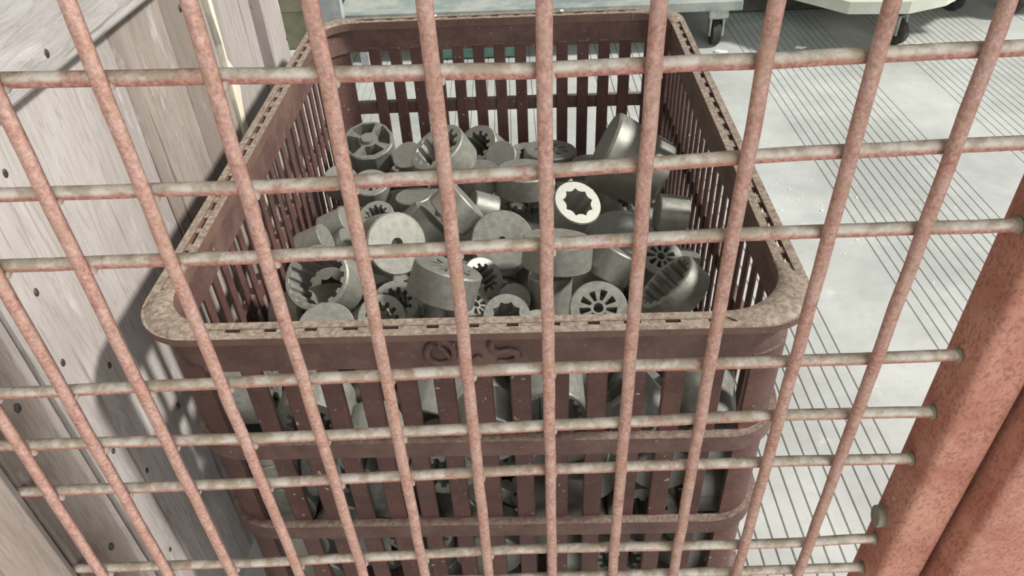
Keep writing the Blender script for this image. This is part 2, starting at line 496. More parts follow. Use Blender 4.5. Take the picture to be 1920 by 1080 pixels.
# thick dirt-caked corners of the rim
def corner_pad(sx, sy):
    m = MB(); n = 14; top = []
    big = 0.012 if (sx > 0 and sy < 0) else 0.0
    cx, cy, ro = HX - 0.05, HY - 0.05, 0.0497
    ri = 0.043 + big
    ix, iy = HX - 0.0205 - ri, HY - 0.0205 - ri
    rr = random.Random(5 + sx + 3 * sy)
    prof = ((0.0, -0.0068), (0.0, -0.0015), (0.10, 0.0008), (0.35, 0.0026), (0.65, 0.0030), (0.9, 0.0012), (1.0, -0.001), (1.0, -0.0115))
    for i in range(n + 1):
        a = math.radians(-9 + 108 * i / n)
        e = min(1.0, (0.5 - abs(i / n - 0.5)) * 5)
        o2 = (cx + ro * math.cos(a), cy + ro * math.sin(a)); i2 = (ix + ri * math.cos(a), iy + ri * math.sin(a))
        for t, z in prof:
            jz = rr.uniform(-.0007, .0007) if 0 < t < 1 else 0
            zz = ZT + (z * e if z > 0 else z) + jz * e
            top.append((sx * (o2[0] + (i2[0] - o2[0]) * t), sy * (o2[1] + (i2[1] - o2[1]) * t), zz))
    m_ = len(prof); fs = []
    for i in range(n):
        for k in range(m_): fs.append((i * m_ + k, i * m_ + (k + 1) % m_, (i + 1) * m_ + (k + 1) % m_, (i + 1) * m_ + k))
    fs.append(tuple(range(m_))); fs.append(tuple(n * m_ + k for k in range(m_)))
    m.put(top, fs)
    return m
for sx in (-1, 1):
    for sy in (-1, 1): corner_pad(sx, sy).build('rim_corner', M_RIM, crate, 40)
# band below the rim
MB().loops(outline(0.0115), outline(0.0165), 0.4290, ZT - 0.0068).build('band', M_BAND, crate, 30)
# ribs around the crate
for zc in (0.336, 0.2125, 0.085):
    MB().loops(outline(0.0035, 0.055), outline(0.0125, 0.05), zc - 0.0095, zc + 0.0095).build('rib', M_BAND, crate, 30)
# slats
def slat_mesh():
    return MB().box((-0.0086, 0, 0), (0.0086, 0.0060, 0.4095), 0.0012).mesh('slat', M_SLAT)
SLAT = slat_mesh()
SIDE_SLAT = MB().box((-0.0058, 0, 0), (0.0058, 0.0034, 0.4095), 0.0008).mesh('slat', M_SLAT)
PITCH = 0.0314
SIDE_PITCH = 0.0262
for sy in (-1, 1):
    for k in range(-7, 7):
        x = 0.0045 + k * PITCH
        if abs(x) > 0.215: continue
        o = obj('slat', SLAT, crate)
        o.location = (x, -HY + 0.0118, 0.026) if sy < 0 else (x, HY - 0.0118, 0.026)
        if sy > 0: o.rotation_euler = (0, 0, PI)
        o.rotation_euler.y = 0
for sx in (-1, 1):
    for k in range(-12, 13):
        y = k * SIDE_PITCH
        if abs(y) > 0.30: continue
        o = obj('slat', SIDE_SLAT, crate)
        o.location = (sx * (HX - 0.0118), y, 0.026)
        o.rotation_euler = (0, 0, PI / 2 if sx > 0 else -PI / 2)
def corner_post(sx, sy):
    o_, i_ = [], []
    cx, cy = sx * (HX - 0.05), sy * (HY - 0.05)
    for i in range(9):
        a = math.radians(4 + 82 * i / 8)
        o_.append((cx + sx * math.cos(a) * 0.0382, cy + sy * math.sin(a) * 0.0382))
        i_.append((cx + sx * math.cos(a) * 0.0325, cy + sy * math.sin(a) * 0.0325))
    return MB().prism(o_ + i_[::-1], 0.026, 0.4345)
for sx in (-1, 1):
    for sy in (-1, 1): corner_post(sx, sy).build('corner_post', M_SLAT, crate, 30)
MB().prism(outline(0.010), 0.0, 0.012).prism(outline(0.0125), 0.0122, 0.046).build('base', M_SLAT, crate, 30)
# raised melted letters Q and S, and a blob, on the front band
YB = -HY + 0.0118
def letter(name, pts, r, taper=None):
    m = MB().tube([(x, YB - 0.0024, z) for x, z in pts], r, 8, True, taper)
    return m.build(name, M_BAND, crate, 60)
letter('raised_letter', [(-0.0314, 0.4569), (-0.0346, 0.4536), (-0.0366, 0.4491), (-0.0369, 0.4444), (-0.0356, 0.44), (-0.0328, 0.4366), (-0.0289, 0.4348), (-0.0245, 0.4349),
        (-0.0204, 0.4368), (-0.0172, 0.4403), (-0.0153, 0.4448), (-0.0151, 0.4496), (-0.0165, 0.4539), (-0.0194, 0.4572), (-0.0232, 0.4588), (-0.0274, 0.4587)], 0.0031, [.7] + [1] * 14 + [.7])
letter('raised_letter', [(-0.0276, 0.4557), (-0.0243, 0.4509), (-0.021, 0.4456), (-0.0189, 0.4409)], 0.0026, [.6, 1, 1, .6])
letter('raised_letter', [(0.0459, 0.4602), (0.0373, 0.4616), (0.029, 0.4624), (0.0207, 0.4621), (0.016, 0.4594), (0.0141, 0.4538), (0.0158, 0.448), (0.0212, 0.4461), (0.0276, 0.4477),
        (0.033, 0.4457), (0.0349, 0.4416), (0.0326, 0.437), (0.0258, 0.4354), (0.019, 0.4368)], 0.0033, [.4, .7, .9, 1, 1, 1, 1, 1, 1, 1, 1, .9, .7, .5])
letter('melted_blob', [(-0.0008, 0.4392), (0.0031, 0.4408), (0.006, 0.4389)], 0.0032, [.6, 1, .6])

# ------------------------------------------------------------------ gears
HEAP_TOP = {
    'hub': ('hub', -0.2287, 0.6678, 0.3450, 0.0368, 0.0405, 0.0317, -0.3577, 0.9333),
    'r2': ('petal', -0.2098, 0.5482, 0.3450, 0.0248, 0.0273, 0.0347, -0.2464, 0.9686),
    's3': ('solid', -0.1711, 0.6367, 0.3350, 0.0221, 0.0265, -0.2758, -0.4642, 0.8417),
    'ring4': ('wide', -0.1185, 0.5619, 0.3856, 0.0398, 0.0398, -0.4301, -0.2001, 0.8803),
    'ring5': ('spline', -0.0738, 0.6923, 0.3158, 0.0336, 0.0571, -0.4309, -0.5015, 0.7502),
    's5b': ('solid', -0.0374, 0.6402, 0.3250, 0.0230, 0.0276, -0.2606, -0.6403, 0.7226),
    'petal6': ('petal', 0.0357, 0.6613, 0.3212, 0.0386, 0.0386, 0.0610, 0.1149, 0.9915),
    'lid7': ('solid', -0.0685, 0.5601, 0.3500, 0.0285, 0.0285, -0.0604, 0.0082, 0.9981),
    'lid8': ('solid', -0.0034, 0.5287, 0.3650, 0.0378, 0.0302, 0.0409, 0.1152, 0.9925),
    'bore9': ('bore', 0.0545, 0.4107, 0.3877, 0.0288, 0.0403, 0.3089, -0.4113, 0.8576),
    'big10': ('big', 0.0973, 0.5554, 0.3750, 0.0529, 0.0847, -0.8886, 0.1720, 0.4252),
    'cyl11': ('solid', 0.1523, 0.4401, 0.3483, 0.0239, 0.0358, -0.9892, 0.0541, 0.1363),
    'disc12': ('solid', 0.1078, 0.4147, 0.3369, 0.0420, 0.0378, 0.0353, -0.2190, 0.9751),
    'disc13': ('solid', 0.0253, 0.3042, 0.4140, 0.0361, 0.0303, 0.0920, 0.3030, 0.9485),
    'disc14': ('hole', -0.0334, 0.3611, 0.3740, 0.0349, 0.0349, 0.0799, -0.6669, 0.7408),
    'cylB': ('solid', -0.0726, 0.4170, 0.3950, 0.0295, 0.0330, 0.7682, 0.3102, 0.5600),
    'cylA': ('solid', -0.1144, 0.4275, 0.3606, 0.0317, 0.0381, 0.7682, 0.3102, 0.5600),
    'cylC': ('solid', -0.1490, 0.5102, 0.3450, 0.0241, 0.0289, -0.0621, 0.0771, 0.9951),
    'cyl16': ('solid', -0.0719, 0.4532, 0.3600, 0.0214, 0.0308, -0.9119, -0.1001, 0.3980),
    'disc17': ('wide_hole', -0.1473, 0.3466, 0.3850, 0.0348, 0.0383, 0.5319, -0.6842, 0.4989),
    'star18': ('spline', -0.1868, 0.4454, 0.3600, 0.0213, 0.0256, -0.0692, -0.3497, 0.9343),
    'c19a': ('solid', -0.2194, 0.4339, 0.3600, 0.0186, 0.0334, 0.9196, 0.0698, 0.3865),
    'c19b': ('solid', -0.2294, 0.3687, 0.3813, 0.0178, 0.0321, 0.9196, 0.0698, 0.3865),
    'c19c': ('solid', -0.2078, 0.3911, 0.3600, 0.0191, 0.0306, 0.7934, 0.1029, 0.6000),
    'thin20': ('thin', -0.2196, 0.2729, 0.4000, 0.0347, 0.0430, -0.1984, -0.5986, 0.7761),
    'disc20b': ('solid', -0.2026, 0.2150, 0.3850, 0.0275, 0.0275, 0.0323, -0.3367, 0.9411),
    'ring21': ('spline', -0.1439, 0.2717, 0.3650, 0.0247, 0.0247, 0.0792, -0.4403, 0.8943),
    'ring22': ('spline', -0.1496, 0.2242, 0.3850, 0.0236, 0.0283, 0.1414, -0.6178, 0.7735),
    'c23': ('solid', -0.1004, 0.2842, 0.3522, 0.0157, 0.0314, 0.1436, 0.3548, 0.9239),
    'big24': ('petal', -0.0831, 0.2551, 0.4200, 0.0339, 0.0339, 0.3407, 0.3872, 0.8568),
    'ring25': ('spline', -0.0536, 0.3106, 0.3619, 0.0239, 0.0287, 0.5250, -0.4034, 0.7494),
    'ring25b': ('petal', -0.0616, 0.2653, 0.3632, 0.0218, 0.0218, 0.5338, -0.0857, 0.8412),
    'ring26': ('bore', -0.0296, 0.2258, 0.3800, 0.0232, 0.0278, 0.0769, -0.4996, 0.8628),
    'disc27': ('solid', -0.0213, 0.2797, 0.3563, 0.0172, 0.0241, 0.2248, -0.5401, 0.8110),
    'cyl28': ('solid', 0.0174, 0.3058, 0.3650, 0.0232, 0.0463, 0.0220, 0.3641, 0.9311),
    'petal29': ('petal', 0.0589, 0.2265, 0.3850, 0.0282, 0.0282, -0.0331, -0.4978, 0.8667),
    'cyl30': ('solid', 0.0898, 0.3194, 0.3850, 0.0253, 0.0334, 0.4988, 0.3788, 0.7795),
    'thin31': ('thin', 0.1216, 0.2322, 0.4100, 0.0328, 0.0262, -0.6907, 0.2317, 0.6850),
    'petal32': ('petal', 0.1355, 0.3186, 0.3749, 0.0238, 0.0286, 0.1314, -0.3574, 0.9247),
    'c33': ('solid', 0.1692, 0.3492, 0.3520, 0.0178, 0.0285, 0.1418, 0.1438, 0.9794),
    'disc34': ('solid', 0.1089, 0.2309, 0.3600, 0.0210, 0.0210, -0.0684, -0.3544, 0.9326),
    'disc35': ('solid', 0.0016, 0.2437, 0.3500, 0.0188, 0.0188, 0.1314, -0.3574, 0.9247),
    's36': ('solid', -0.2575, 0.5903, 0.3315, 0.0222, 0.0266, 0.2349, -0.2267, 0.9452),
    's37': ('solid', 0.0855, 0.6263, 0.3200, 0.0228, 0.0274, -0.0598, 0.1468, 0.9874),
}
HEAP_FILL = [
    (0, 3, 1.076, -0.2023, -0.2999, 0.0556, 0.7050, -0.7049, 0.0563, 0.0550),
    (1, 2, 1.110, -0.0738, -0.2884, 0.0405, 0.0001, -0.7194, 0.6946, -0.0000),
    (2, 3, 1.048, 0.0750, -0.2874, 0.0546, 0.6027, 0.3698, -0.6028, -0.3697),
    (8, 3, 0.960, -0.1332, -0.2593, 0.0397, 0.0000, -0.8539, -0.5204, 0.0000),
    (9, 3, 1.012, -0.0772, -0.2885, 0.0817, 0.7612, 0.0002, -0.0001, -0.6485),
    (10, 0, 1.078, 0.1323, -0.2989, 0.0879, 0.6937, -0.6937, 0.1372, 0.1372),
    (11, 3, 0.968, 0.1860, -0.2899, 0.0399, 0.9969, -0.0000, -0.0000, -0.0788),
    (16, 3, 0.972, -0.2074, -0.3021, 0.1233, 0.6008, -0.6008, -0.3728, -0.3728),
    (17, 2, 0.975, 0.0194, -0.2940, 0.0381, 0.4970, 0.0000, -0.0000, -0.8677),
    (18, 4, 1.027, 0.0579, -0.2868, 0.1089, 0.9706, -0.0136, -0.0580, 0.2330),
    (24, 1, 1.059, -0.0781, -0.2977, 0.1385, 0.7048, 0.7050, 0.0556, -0.0554),
    (25, 3, 1.116, -0.0069, -0.2975, 0.0930, 0.6029, -0.6032, 0.3691, 0.3693),
    (26, 4, 1.031, 0.0504, -0.2901, 0.1563, 0.5690, -0.4308, 0.5050, -0.4855),
    (27, 3, 1.063, 0.2049, -0.2857, 0.0869, 0.0243, -0.8523, -0.5223, -0.0149),
    (31, 1, 0.956, -0.1333, -0.2894, 0.0920, 0.6033, -0.3692, 0.6027, -0.3696),
    (32, 4, 1.089, -0.0241, -0.2894, 0.1646, 0.1758, 0.8209, -0.4227, -0.3413),
    (33, 3, 1.046, 0.0989, -0.2874, 0.1534, 0.4284, 0.4884, 0.2994, 0.6988),
    (36, 4, 1.051, 0.0009, -0.2438, 0.1162, 0.8071, -0.0559, 0.5850, -0.0568),
    (37, 4, 1.034, 0.0001, -0.2886, 0.1958, 0.2155, -0.3733, 0.0893, -0.8979),
    (40, 2, 1.060, -0.1045, -0.3024, 0.1992, 0.2915, -0.2914, 0.6443, 0.6442),
    (41, 2, 1.007, 0.0984, -0.2933, 0.2100, 0.7568, -0.1079, -0.1385, 0.6296),
    (42, 3, 0.956, 0.2081, -0.2891, 0.1281, 0.0547, 0.0015, 0.0285, -0.9981),
    (45, 0, 1.092, -0.0544, -0.0530, 0.2484, 0.9997, 0.0000, -0.0000, -0.0238),
    (47, 3, 0.962, -0.2081, -0.3022, 0.1873, 0.7052, -0.7052, 0.0519, 0.0521),
    (48, 3, 1.116, -0.0707, -0.2445, 0.2041, 0.2276, -0.3972, 0.8601, -0.2252),
    (53, 3, 0.980, -0.1507, -0.3019, 0.1570, 0.0553, 0.0554, -0.7050, 0.7048),
    (54, 0, 1.051, -0.1069, -0.2994, 0.2638, 0.6617, -0.6617, 0.2493, 0.2493),
    (55, 0, 1.073, 0.1521, -0.2989, 0.1735, 0.3574, 0.3587, -0.6102, 0.6092),
    (56, 0, 1.115, 0.2161, -0.2849, 0.1849, 0.2519, 0.6607, 0.2519, 0.6607),
    (58, 3, 1.087, -0.1375, -0.2178, 0.2236, 0.8883, 0.4511, -0.0725, 0.0469),
    (59, 3, 1.017, 0.1444, -0.2435, 0.2574, 0.2658, 0.0533, 0.4183, -0.8669),
    (61, 2, 0.967, -0.2126, -0.2948, 0.2370, 0.3826, -0.0047, -0.0020, 0.9239),
    (62, 0, 0.993, -0.0427, -0.3006, 0.2410, 0.4769, -0.4769, -0.5220, -0.5221),
    (63, 0, 1.107, 0.0356, -0.2789, 0.2391, 0.8005, 0.0466, -0.4220, 0.4231),
    (64, 4, 0.970, 0.2218, -0.2944, 0.2487, 0.2457, 0.6631, 0.2456, 0.6631),
    (66, 1, 1.030, -0.0810, -0.1949, 0.2558, 0.6156, -0.5754, 0.2957, -0.4501),
    (67, 3, 1.110, 0.0253, -0.0103, 0.2617, 0.4098, -0.6972, -0.1177, 0.5763),
    (69, 0, 0.962, -0.1594, -0.2901, 0.2212, 0.6487, 0.3392, 0.5530, 0.3979),
    (70, 0, 1.018, -0.0540, -0.2524, 0.2865, 0.3863, 0.8830, -0.2633, -0.0425),
    (71, 0, 1.115, -0.0175, 0.0109, 0.2618, 0.6977, -0.2228, -0.6711, -0.1147),
    (74, 4, 1.002, -0.1668, -0.1338, 0.2389, 0.3533, 0.3604, -0.6012, 0.6195),
    (75, 0, 1.081, 0.0310, 0.1191, 0.2607, 0.5343, 0.5413, -0.4549, 0.4632),
    (76, 0, 1.023, 0.1642, -0.1047, 0.2477, 0.4744, 0.1728, 0.8470, 0.1664),
    (77, 0, 0.999, -0.1552, -0.2994, 0.3118, 0.6262, -0.6024, 0.3544, 0.3455),
    (78, 3, 1.102, -0.1301, -0.0769, 0.2614, 0.7010, 0.6308, 0.2951, -0.1535),
    (79, 3, 1.112, -0.0276, -0.1549, 0.2477, 0.0000, 0.3048, 0.9524, 0.0000),
    (80, 0, 0.961, 0.2082, -0.2619, 0.2843, 0.3537, -0.1458, 0.3522, 0.8541),
    (82, 2, 1.110, 0.2195, -0.1369, 0.2310, 0.6613, 0.2502, 0.6614, 0.2501),
    (83, 2, 1.025, -0.2110, -0.2932, 0.2739, 0.0044, -0.5226, 0.8525, -0.0027),
    (84, 2, 1.100, 0.1665, -0.3013, 0.2387, 0.4504, -0.4546, 0.5392, 0.5476),
    (85, 4, 1.055, -0.1648, -0.2508, 0.2629, 0.0581, -0.2098, 0.2937, 0.9308),
    (86, 2, 1.070, -0.2163, -0.2876, 0.3229, 0.0563, -0.7013, 0.0551, -0.7085),
    (87, 3, 1.041, 0.1152, -0.0967, 0.2807, 0.3239, 0.9253, -0.0089, -0.1970),
    (88, 1, 0.963, 0.0595, -0.2985, 0.3191, 0.6008, 0.6145, 0.3742, -0.3486),
    (89, 1, 1.108, 0.1767, -0.1719, 0.2719, 0.3114, 0.5623, 0.7082, 0.2921),
    (91, 2, 0.980, 0.0095, -0.0744, 0.2431, 0.6436, 0.0000, -0.0000, -0.7654),
    (94, 0, 0.961, 0.0027, -0.3013, 0.2874, 0.6643, 0.6644, -0.2422, 0.2421),
    (95, 2, 1.040, 0.0873, -0.2887, 0.2623, 0.1603, -0.8878, -0.0071, 0.4313),
    (96, 0, 0.955, 0.0905, -0.2290, 0.2779, 0.8315, 0.1123, -0.4982, -0.2184),
    (97, 3, 1.060, -0.1996, -0.0903, 0.2472, 0.4834, 0.5254, 0.6392, -0.2857),
    (98, 4, 1.004, -0.0368, 0.0944, 0.2533, 0.5966, 0.3594, -0.6090, -0.3796),
    (99, 4, 1.113, -0.0671, -0.1080, 0.2901, 0.4094, -0.8379, -0.3601, -0.0251),
    (100, 0, 1.014, -0.0093, -0.2240, 0.2381, 0.4309, 0.3396, 0.7845, -0.2891),
    (101, 3, 1.014, 0.0374, -0.1856, 0.2571, 0.2035, 0.6248, 0.4781, -0.5827),
    (102, 4, 1.111, 0.1390, -0.2851, 0.2906, 0.1114, -0.6153, 0.6571, -0.4210),
    (103, 2, 1.010, -0.2156, -0.1425, 0.2891, 0.6128, 0.4360, 0.4621, 0.4699),
    (104, 3, 1.084, -0.1196, -0.1344, 0.2667, 0.4222, 0.4430, -0.7822, -0.1169),
    (105, 2, 1.117, 0.2086, -0.2360, 0.2334, 0.1572, -0.3488, 0.8423, 0.3797),
    (107, 2, 0.959, -0.0808, 0.1449, 0.2428, 0.0000, -0.2790, 0.9603, -0.0000),
    (108, 4, 1.067, -0.0789, 0.0147, 0.2550, 0.7044, 0.5415, -0.4547, 0.0615),
    (111, 2, 1.115, -0.1294, 0.2279, 0.2540, 0.4335, 0.5005, 0.4789, 0.5763),
    (112, 3, 0.971, 0.0311, 0.0633, 0.2449, 0.0000, -0.8864, 0.4630, 0.0000),
    (129, 0, 0.996, 0.0674, -0.0530, 0.2579, 0.2683, -0.7047, -0.0578, 0.6542),
    (138, 1, 1.030, -0.2156, 0.2867, 0.2236, 0.6903, 0.1813, 0.6755, 0.1853),
    (139, 0, 1.120, 0.0399, 0.2780, 0.2223, 0.1777, -0.6247, 0.7174, 0.2519),
    (150, 3, 0.968, -0.0879, 0.0832, 0.2449, 0.9947, -0.0000, 0.0000, -0.1026),
    (154, 4, 1.102, -0.2053, -0.0267, 0.2301, 0.1715, -0.3479, 0.8221, 0.4169),
    (155, 2, 1.081, 0.1024, 0.1260, 0.2554, 0.1997, 0.6951, -0.1298, -0.6783),
    (159, 0, 0.951, 0.1592, 0.1431, 0.2363, 0.1419, -0.8580, -0.3418, 0.3562),
    (170, 0, 1.026, 0.0089, 0.2958, 0.1110, 0.6592, -0.7477, 0.0431, 0.0675),
    (173, 2, 0.999, -0.2116, 0.0292, 0.2210, 0.0412, 0.1047, 0.9257, -0.3611),
    (174, 2, 1.103, -0.1462, 0.1335, 0.2415, 0.1631, -0.5431, 0.8165, -0.1085),
    (175, 0, 1.028, 0.2029, 0.0166, 0.2475, 0.4558, -0.8826, -0.0306, -0.1105),
    (176, 0, 0.969, -0.2160, 0.1584, 0.2050, 0.6250, -0.2418, -0.6965, 0.2566),
    (180, 0, 1.107, 0.2135, 0.1642, 0.1900, 0.4204, 0.5528, 0.4741, 0.5411),
    (182, 1, 1.031, -0.1459, 0.2868, 0.2118, 0.0425, 0.6514, -0.7566, -0.0366),
    (183, 1, 0.997, 0.1979, 0.2036, 0.2759, 0.2988, -0.4062, 0.5004, 0.7038),
]


def ring(n, r, z): return [(r * math.cos(2 * PI * k / n), r * math.sin(2 * PI * k / n), z) for k in range(n)]
def gear_solid(hole=0.0, taper=1.0):
    n = 32; rows = []
    if hole: rows += [[(0, 0, -0.45)] * n, ring(n, hole, -0.45), ring(n, hole, 0)]
    else: rows += [[(0, 0, 0)] * n]
    rows += [ring(n, 0.955, 0), ring(n, 1.0, -0.045), ring(n, taper, -0.955), ring(n, taper * 0.955, -1), [(0, 0, -1)] * n]
    return rows, n
def gear_bore(teeth, r_tip, r_root, duty=0.5, depth=1.0, lobes=False):
    n = teeth * 4; prof = []
    for k in range(teeth):
        a0 = 2 * PI * k / teeth; s = 2 * PI / teeth
        if lobes: seq = ((0.0, r_tip), (0.22, r_tip * 1.03), (0.5, r_root), (0.78, r_tip * 1.03))
        else: seq = ((0.02, r_tip), (0.02 + duty * 0.8, r_tip), (0.04 + duty, r_root), (0.96, r_root))
        for f_, rr in seq: prof.append((a0 + s * f_, rr))
    pr = lambda z, q=1.0: [(rr * q * math.cos(a), rr * q * math.sin(a), z) for a, rr in prof]
    out = lambda rr, z: [(rr * math.cos(a), rr * math.sin(a), z) for a, _ in prof]
    rows = [out(1.0, -0.045), out(0.96, 0), pr(0, 1.02), pr(-0.03)]
    if depth < 1: rows += [pr(-depth), [(0, 0, -depth)] * n, ]
    else: rows += [pr(-1), ]
    if depth < 1:
        rows = rows[::-1] + [out(1.0, -0.955), out(0.96, -1), [(0, 0, -1)] * n]
    else:
        rows = rows[::-1] + [out(1.0, -0.955), out(0.96, -1), pr(-1)]
    return rows, n
def gear_face(petals, r0, r1, width, depth, centre=0.15, boss=0.0):
    ang = []
    for k in range(petals):
        for f_, d in ((0.5 - width / 2 - .03, 0), (0.5 - width / 2 + .03, 1), (0.5, 1), (0.5 + width / 2 - .03, 1), (0.5 + width / 2 + .03, 0), (1.0, 0)):
            ang.append((2 * PI * (k + f_) / petals, d, k))
    n = len(ang); rows = []
    rad = [(0.0, 2), (centre - .015, 2), (centre + .015, 0), (r0 - .02, 0), (r0 + .02, 1), ((r0 + r1) / 2, 1), (r1 - .03, 1), (r1 + .02, 0), (0.955, 0)]
    for rr, kind in rad:
        row = []
        for a, d, k in ang:
            z = -depth if (kind == 1 and d) else (-0.5 if kind == 2 else 0.0)
            if boss and kind == 2: z = boss
            ext = 1 + 0.05 * math.sin(k * 2.3)
            q = rr * (ext if 0.2 < rr < r1 + .05 else 1)
            row.append((q * math.cos(a), q * math.sin(a), z))
        rows.append(row)
    out = lambda rr, z: [(rr * math.cos(a), rr * math.sin(a), z) for a, _, _ in ang]
    rows += [out(1.0, -0.045), out(1.0, -0.955), out(0.955, -1), [(0, 0, -1)] * n]
    return rows, n
def gear_mesh(kind):
    rows, n = {'solid': lambda: gear_solid(), 'hole': lambda: gear_solid(0.12), 'wide_hole': lambda: gear_solid(0.19), 'big': lambda: gear_solid(0, 0.86),
               'spline': lambda: gear_bore(11, 0.52, 0.68), 'wide': lambda: gear_bore(12, 0.66, 0.80), 'thin': lambda: gear_bore(16, 0.77, 0.86, 0.5, 1.0),
               'bore': lambda: gear_bore(9, 0.53, 0.64, 0.5, 1.0, True),
               'petal': lambda: gear_face(9, 0.29, 0.63, 0.50, 0.4, 0.16),
               'hub': lambda: gear_face(4, 0.40, 0.84, 0.72, 0.5, 0.26, 0.12)}[kind]()
    vs = [v for r in rows for v in r]; fs = []
    for i in range(len(rows) - 1):
        for k in range(n):
            j = (k + 1) % n
            fs.append((i * n + k, i * n + j, (i + 1) * n + j, (i + 1) * n + k))
    me = bpy.data.meshes.new('gear_' + kind)
    me.from_pydata(vs, [], fs)
    bm = bmesh.new(); bm.from_mesh(me)
    bmesh.ops.remove_doubles(bm, verts=bm.verts, dist=0.0005)
    bmesh.ops.dissolve_degenerate(bm, dist=0.0005, edges=bm.edges)
    bmesh.ops.recalc_face_normals(bm, faces=bm.faces)
    bm.to_mesh(me); bm.free()
    me.materials.append(M_STEEL)
    for p in me.polygons: p.use_smooth = True
    me.set_sharp_from_angle(angle=math.radians(28))
    return me
GEAR = {k: gear_mesh(k) for k in ('solid', 'hole', 'wide_hole', 'big', 'spline', 'wide', 'thin', 'bore', 'petal', 'hub')}
LABELS = {
    'hub': 'worn gear with hollowed face and round boss, back left of the heap',
    'r2': 'small slotted grey gear lying just in front of the worn gear with the round boss',
    's3': 'small plain gear peeping out left of the large toothed ring at the back',
    'ring4': 'large toothed ring gear tilted to the left, at the back of the heap',
    'ring5': 'toothed ring gear standing right behind the large tilted ring at the back',
    's5b': 'plain rounded gear end right of the standing ring at the back',
    'petal6': 'wide slotted gear lying flat against the back slats, centre back of the heap',
    'lid7': 'plain gear lid lying just in front of the two back ring gears',
    'lid8': 'broad plain gear lying flat in front of the flat slotted gear at the back',
    'bore9': 'gear with a pale ring face and a dark lobed bore, right of the heap centre',
    'big10': 'largest steel sleeve, leaning in the back right corner of the crate',
    'cyl11': 'dark smooth short cylinder lying against the right slats below the largest sleeve',
    'disc12': 'plain round gear below and right of the gear with the pale ring face',
    'disc13': 'wide plain gear right behind the upright round disc in the heap centre',
    'disc14': 'upright round disc with a small centre hole, in the middle of the heap',
    'cylB': 'smooth cylinder lying slantwise with its end up to the right, left of the heap centre',
    'cylA': 'smooth cylinder lying slantwise below the other slanting one, left of the heap centre',
    'cylC': 'plain gear standing up behind the two slanting cylinders',
    'cyl16': 'short gear lying on its side with a shiny rim, above the upright round disc',
    'disc17': 'speckled grey disc with a dark hole, turned right, left of the slanting cylinders',
    'star18': 'small gear with a star shaped bore, behind the speckled disc',
    'c19a': 'upper short cylinder of the pair lying by the left slats',
    'c19b': 'lower short cylinder of the pair lying by the left slats, behind the widest toothed ring',
    'c19c': 'short cylinder between the left pair and the speckled disc',
    'thin20': 'thin walled ring gear with many teeth, front left of the heap',
    'disc20b': 'plain dark disc below the thin walled ring gear, by the front rim',
    'ring21': 'toothed ring gear half hidden under the big slanting slotted gear',
    'ring22': 'toothed gear by the front rim, right of the plain dark disc',
    'c23': 'narrow upright steel cylinder by the front rim under the big slanting gear',
    'big24': 'big slanting gear with its slotted face seen edge on, front of the heap',
    'ring25': 'dark toothed gear just right of the big slanting gear',
    'ring25b': 'slotted gear lying low, right below the dark toothed gear',
    'ring26': 'small pale gear with a lobed bore, at the front rim left of the centre rod',
    'disc27': 'small plain gear under the upright round disc',
    'cyl28': 'tall plain cylinder standing under the wide plain gear, at the front centre',
    'petal29': 'gear face with nine petal slots around a small hole, at the front rim',
    'cyl30': 'shiny plain gear standing between the wide plain gear and the right side cup',
    'thin31': 'cup shaped toothed gear tipped on its side, front right of the heap',
    'petal32': 'gear with dark petal slots behind the tipped toothed cup',
    'c33': 'plain gear right behind the tipped toothed cup, near the right slats',
    'disc34': 'plain gear at the front rim below the tipped toothed cup',
    'disc35': 'plain gear low at the front rim beneath the tall plain cylinder',
    's36': 'small plain gear by the left slats, near the back',
    's37': 'small plain gear between the flat slotted gear and the largest sleeve',
}
COUNT = ('first', 'second', 'third', 'fourth', 'fifth', 'sixth', 'seventh', 'eighth', 'ninth', 'tenth', 'eleventh', 'twelfth', 'thirteenth')
def fill_label(o, x, y, z):
    up = abs((o.matrix_world.to_3x3().normalized() @ Vector((0, 0, 1))).z)
    tilt = ', lying flat' if up > 0.75 else ', on its side' if up < 0.4 else ', tilted'
    z += 0.03
    if z > 0.295:
        lr = 'left' if x < -0.08 else 'right' if x > 0.08 else 'middle'
        fb = 'front' if y < -0.11 else 'back' if y > 0.11 else 'centre'
        tag(o, 'gear under the top layer, %s %s of the heap%s' % (fb, lr, tilt), 'gear', 'gears under the top layer, %s %s%s' % (fb, lr, tilt))
    elif y < -0.15:
        n = min(max(int((x + 0.2153 + 0.0157) / 0.0314), 1), 13) - 1
        row = 'above the upper rib' if z > 0.336 - .02 else 'between the upper two ribs' if z > 0.2125 else 'below the middle rib'
        if z > 0.27 and z <= 0.316: row = 'just under the upper rib'
        if 0.15 < z <= 0.2125: row = 'just under the middle rib'
        tag(o, 'gear behind the front slats %s, %s gap from left' % (row, COUNT[n]), 'gear', 'gears behind the front slats, %s, %s gap' % (row, COUNT[n]))
    else:
        side = 'left slats' if x < -0.14 else 'right slats' if x > 0.14 else 'back slats' if y > 0.2 else 'heart of the heap'
        row = 'above the upper rib' if z > 0.316 else 'below the upper rib' if z > 0.20 else 'below the middle rib'
        part = 'near' if y < -0.02 else 'midway' if y < 0.16 else 'far'
        tag(o, 'gear deep inside by the %s, %s, %s along' % (side, row, part), 'gear', 'gears deep in the crate by the %s, %s, %s' % (side, row, part))
rng = random.Random(21)
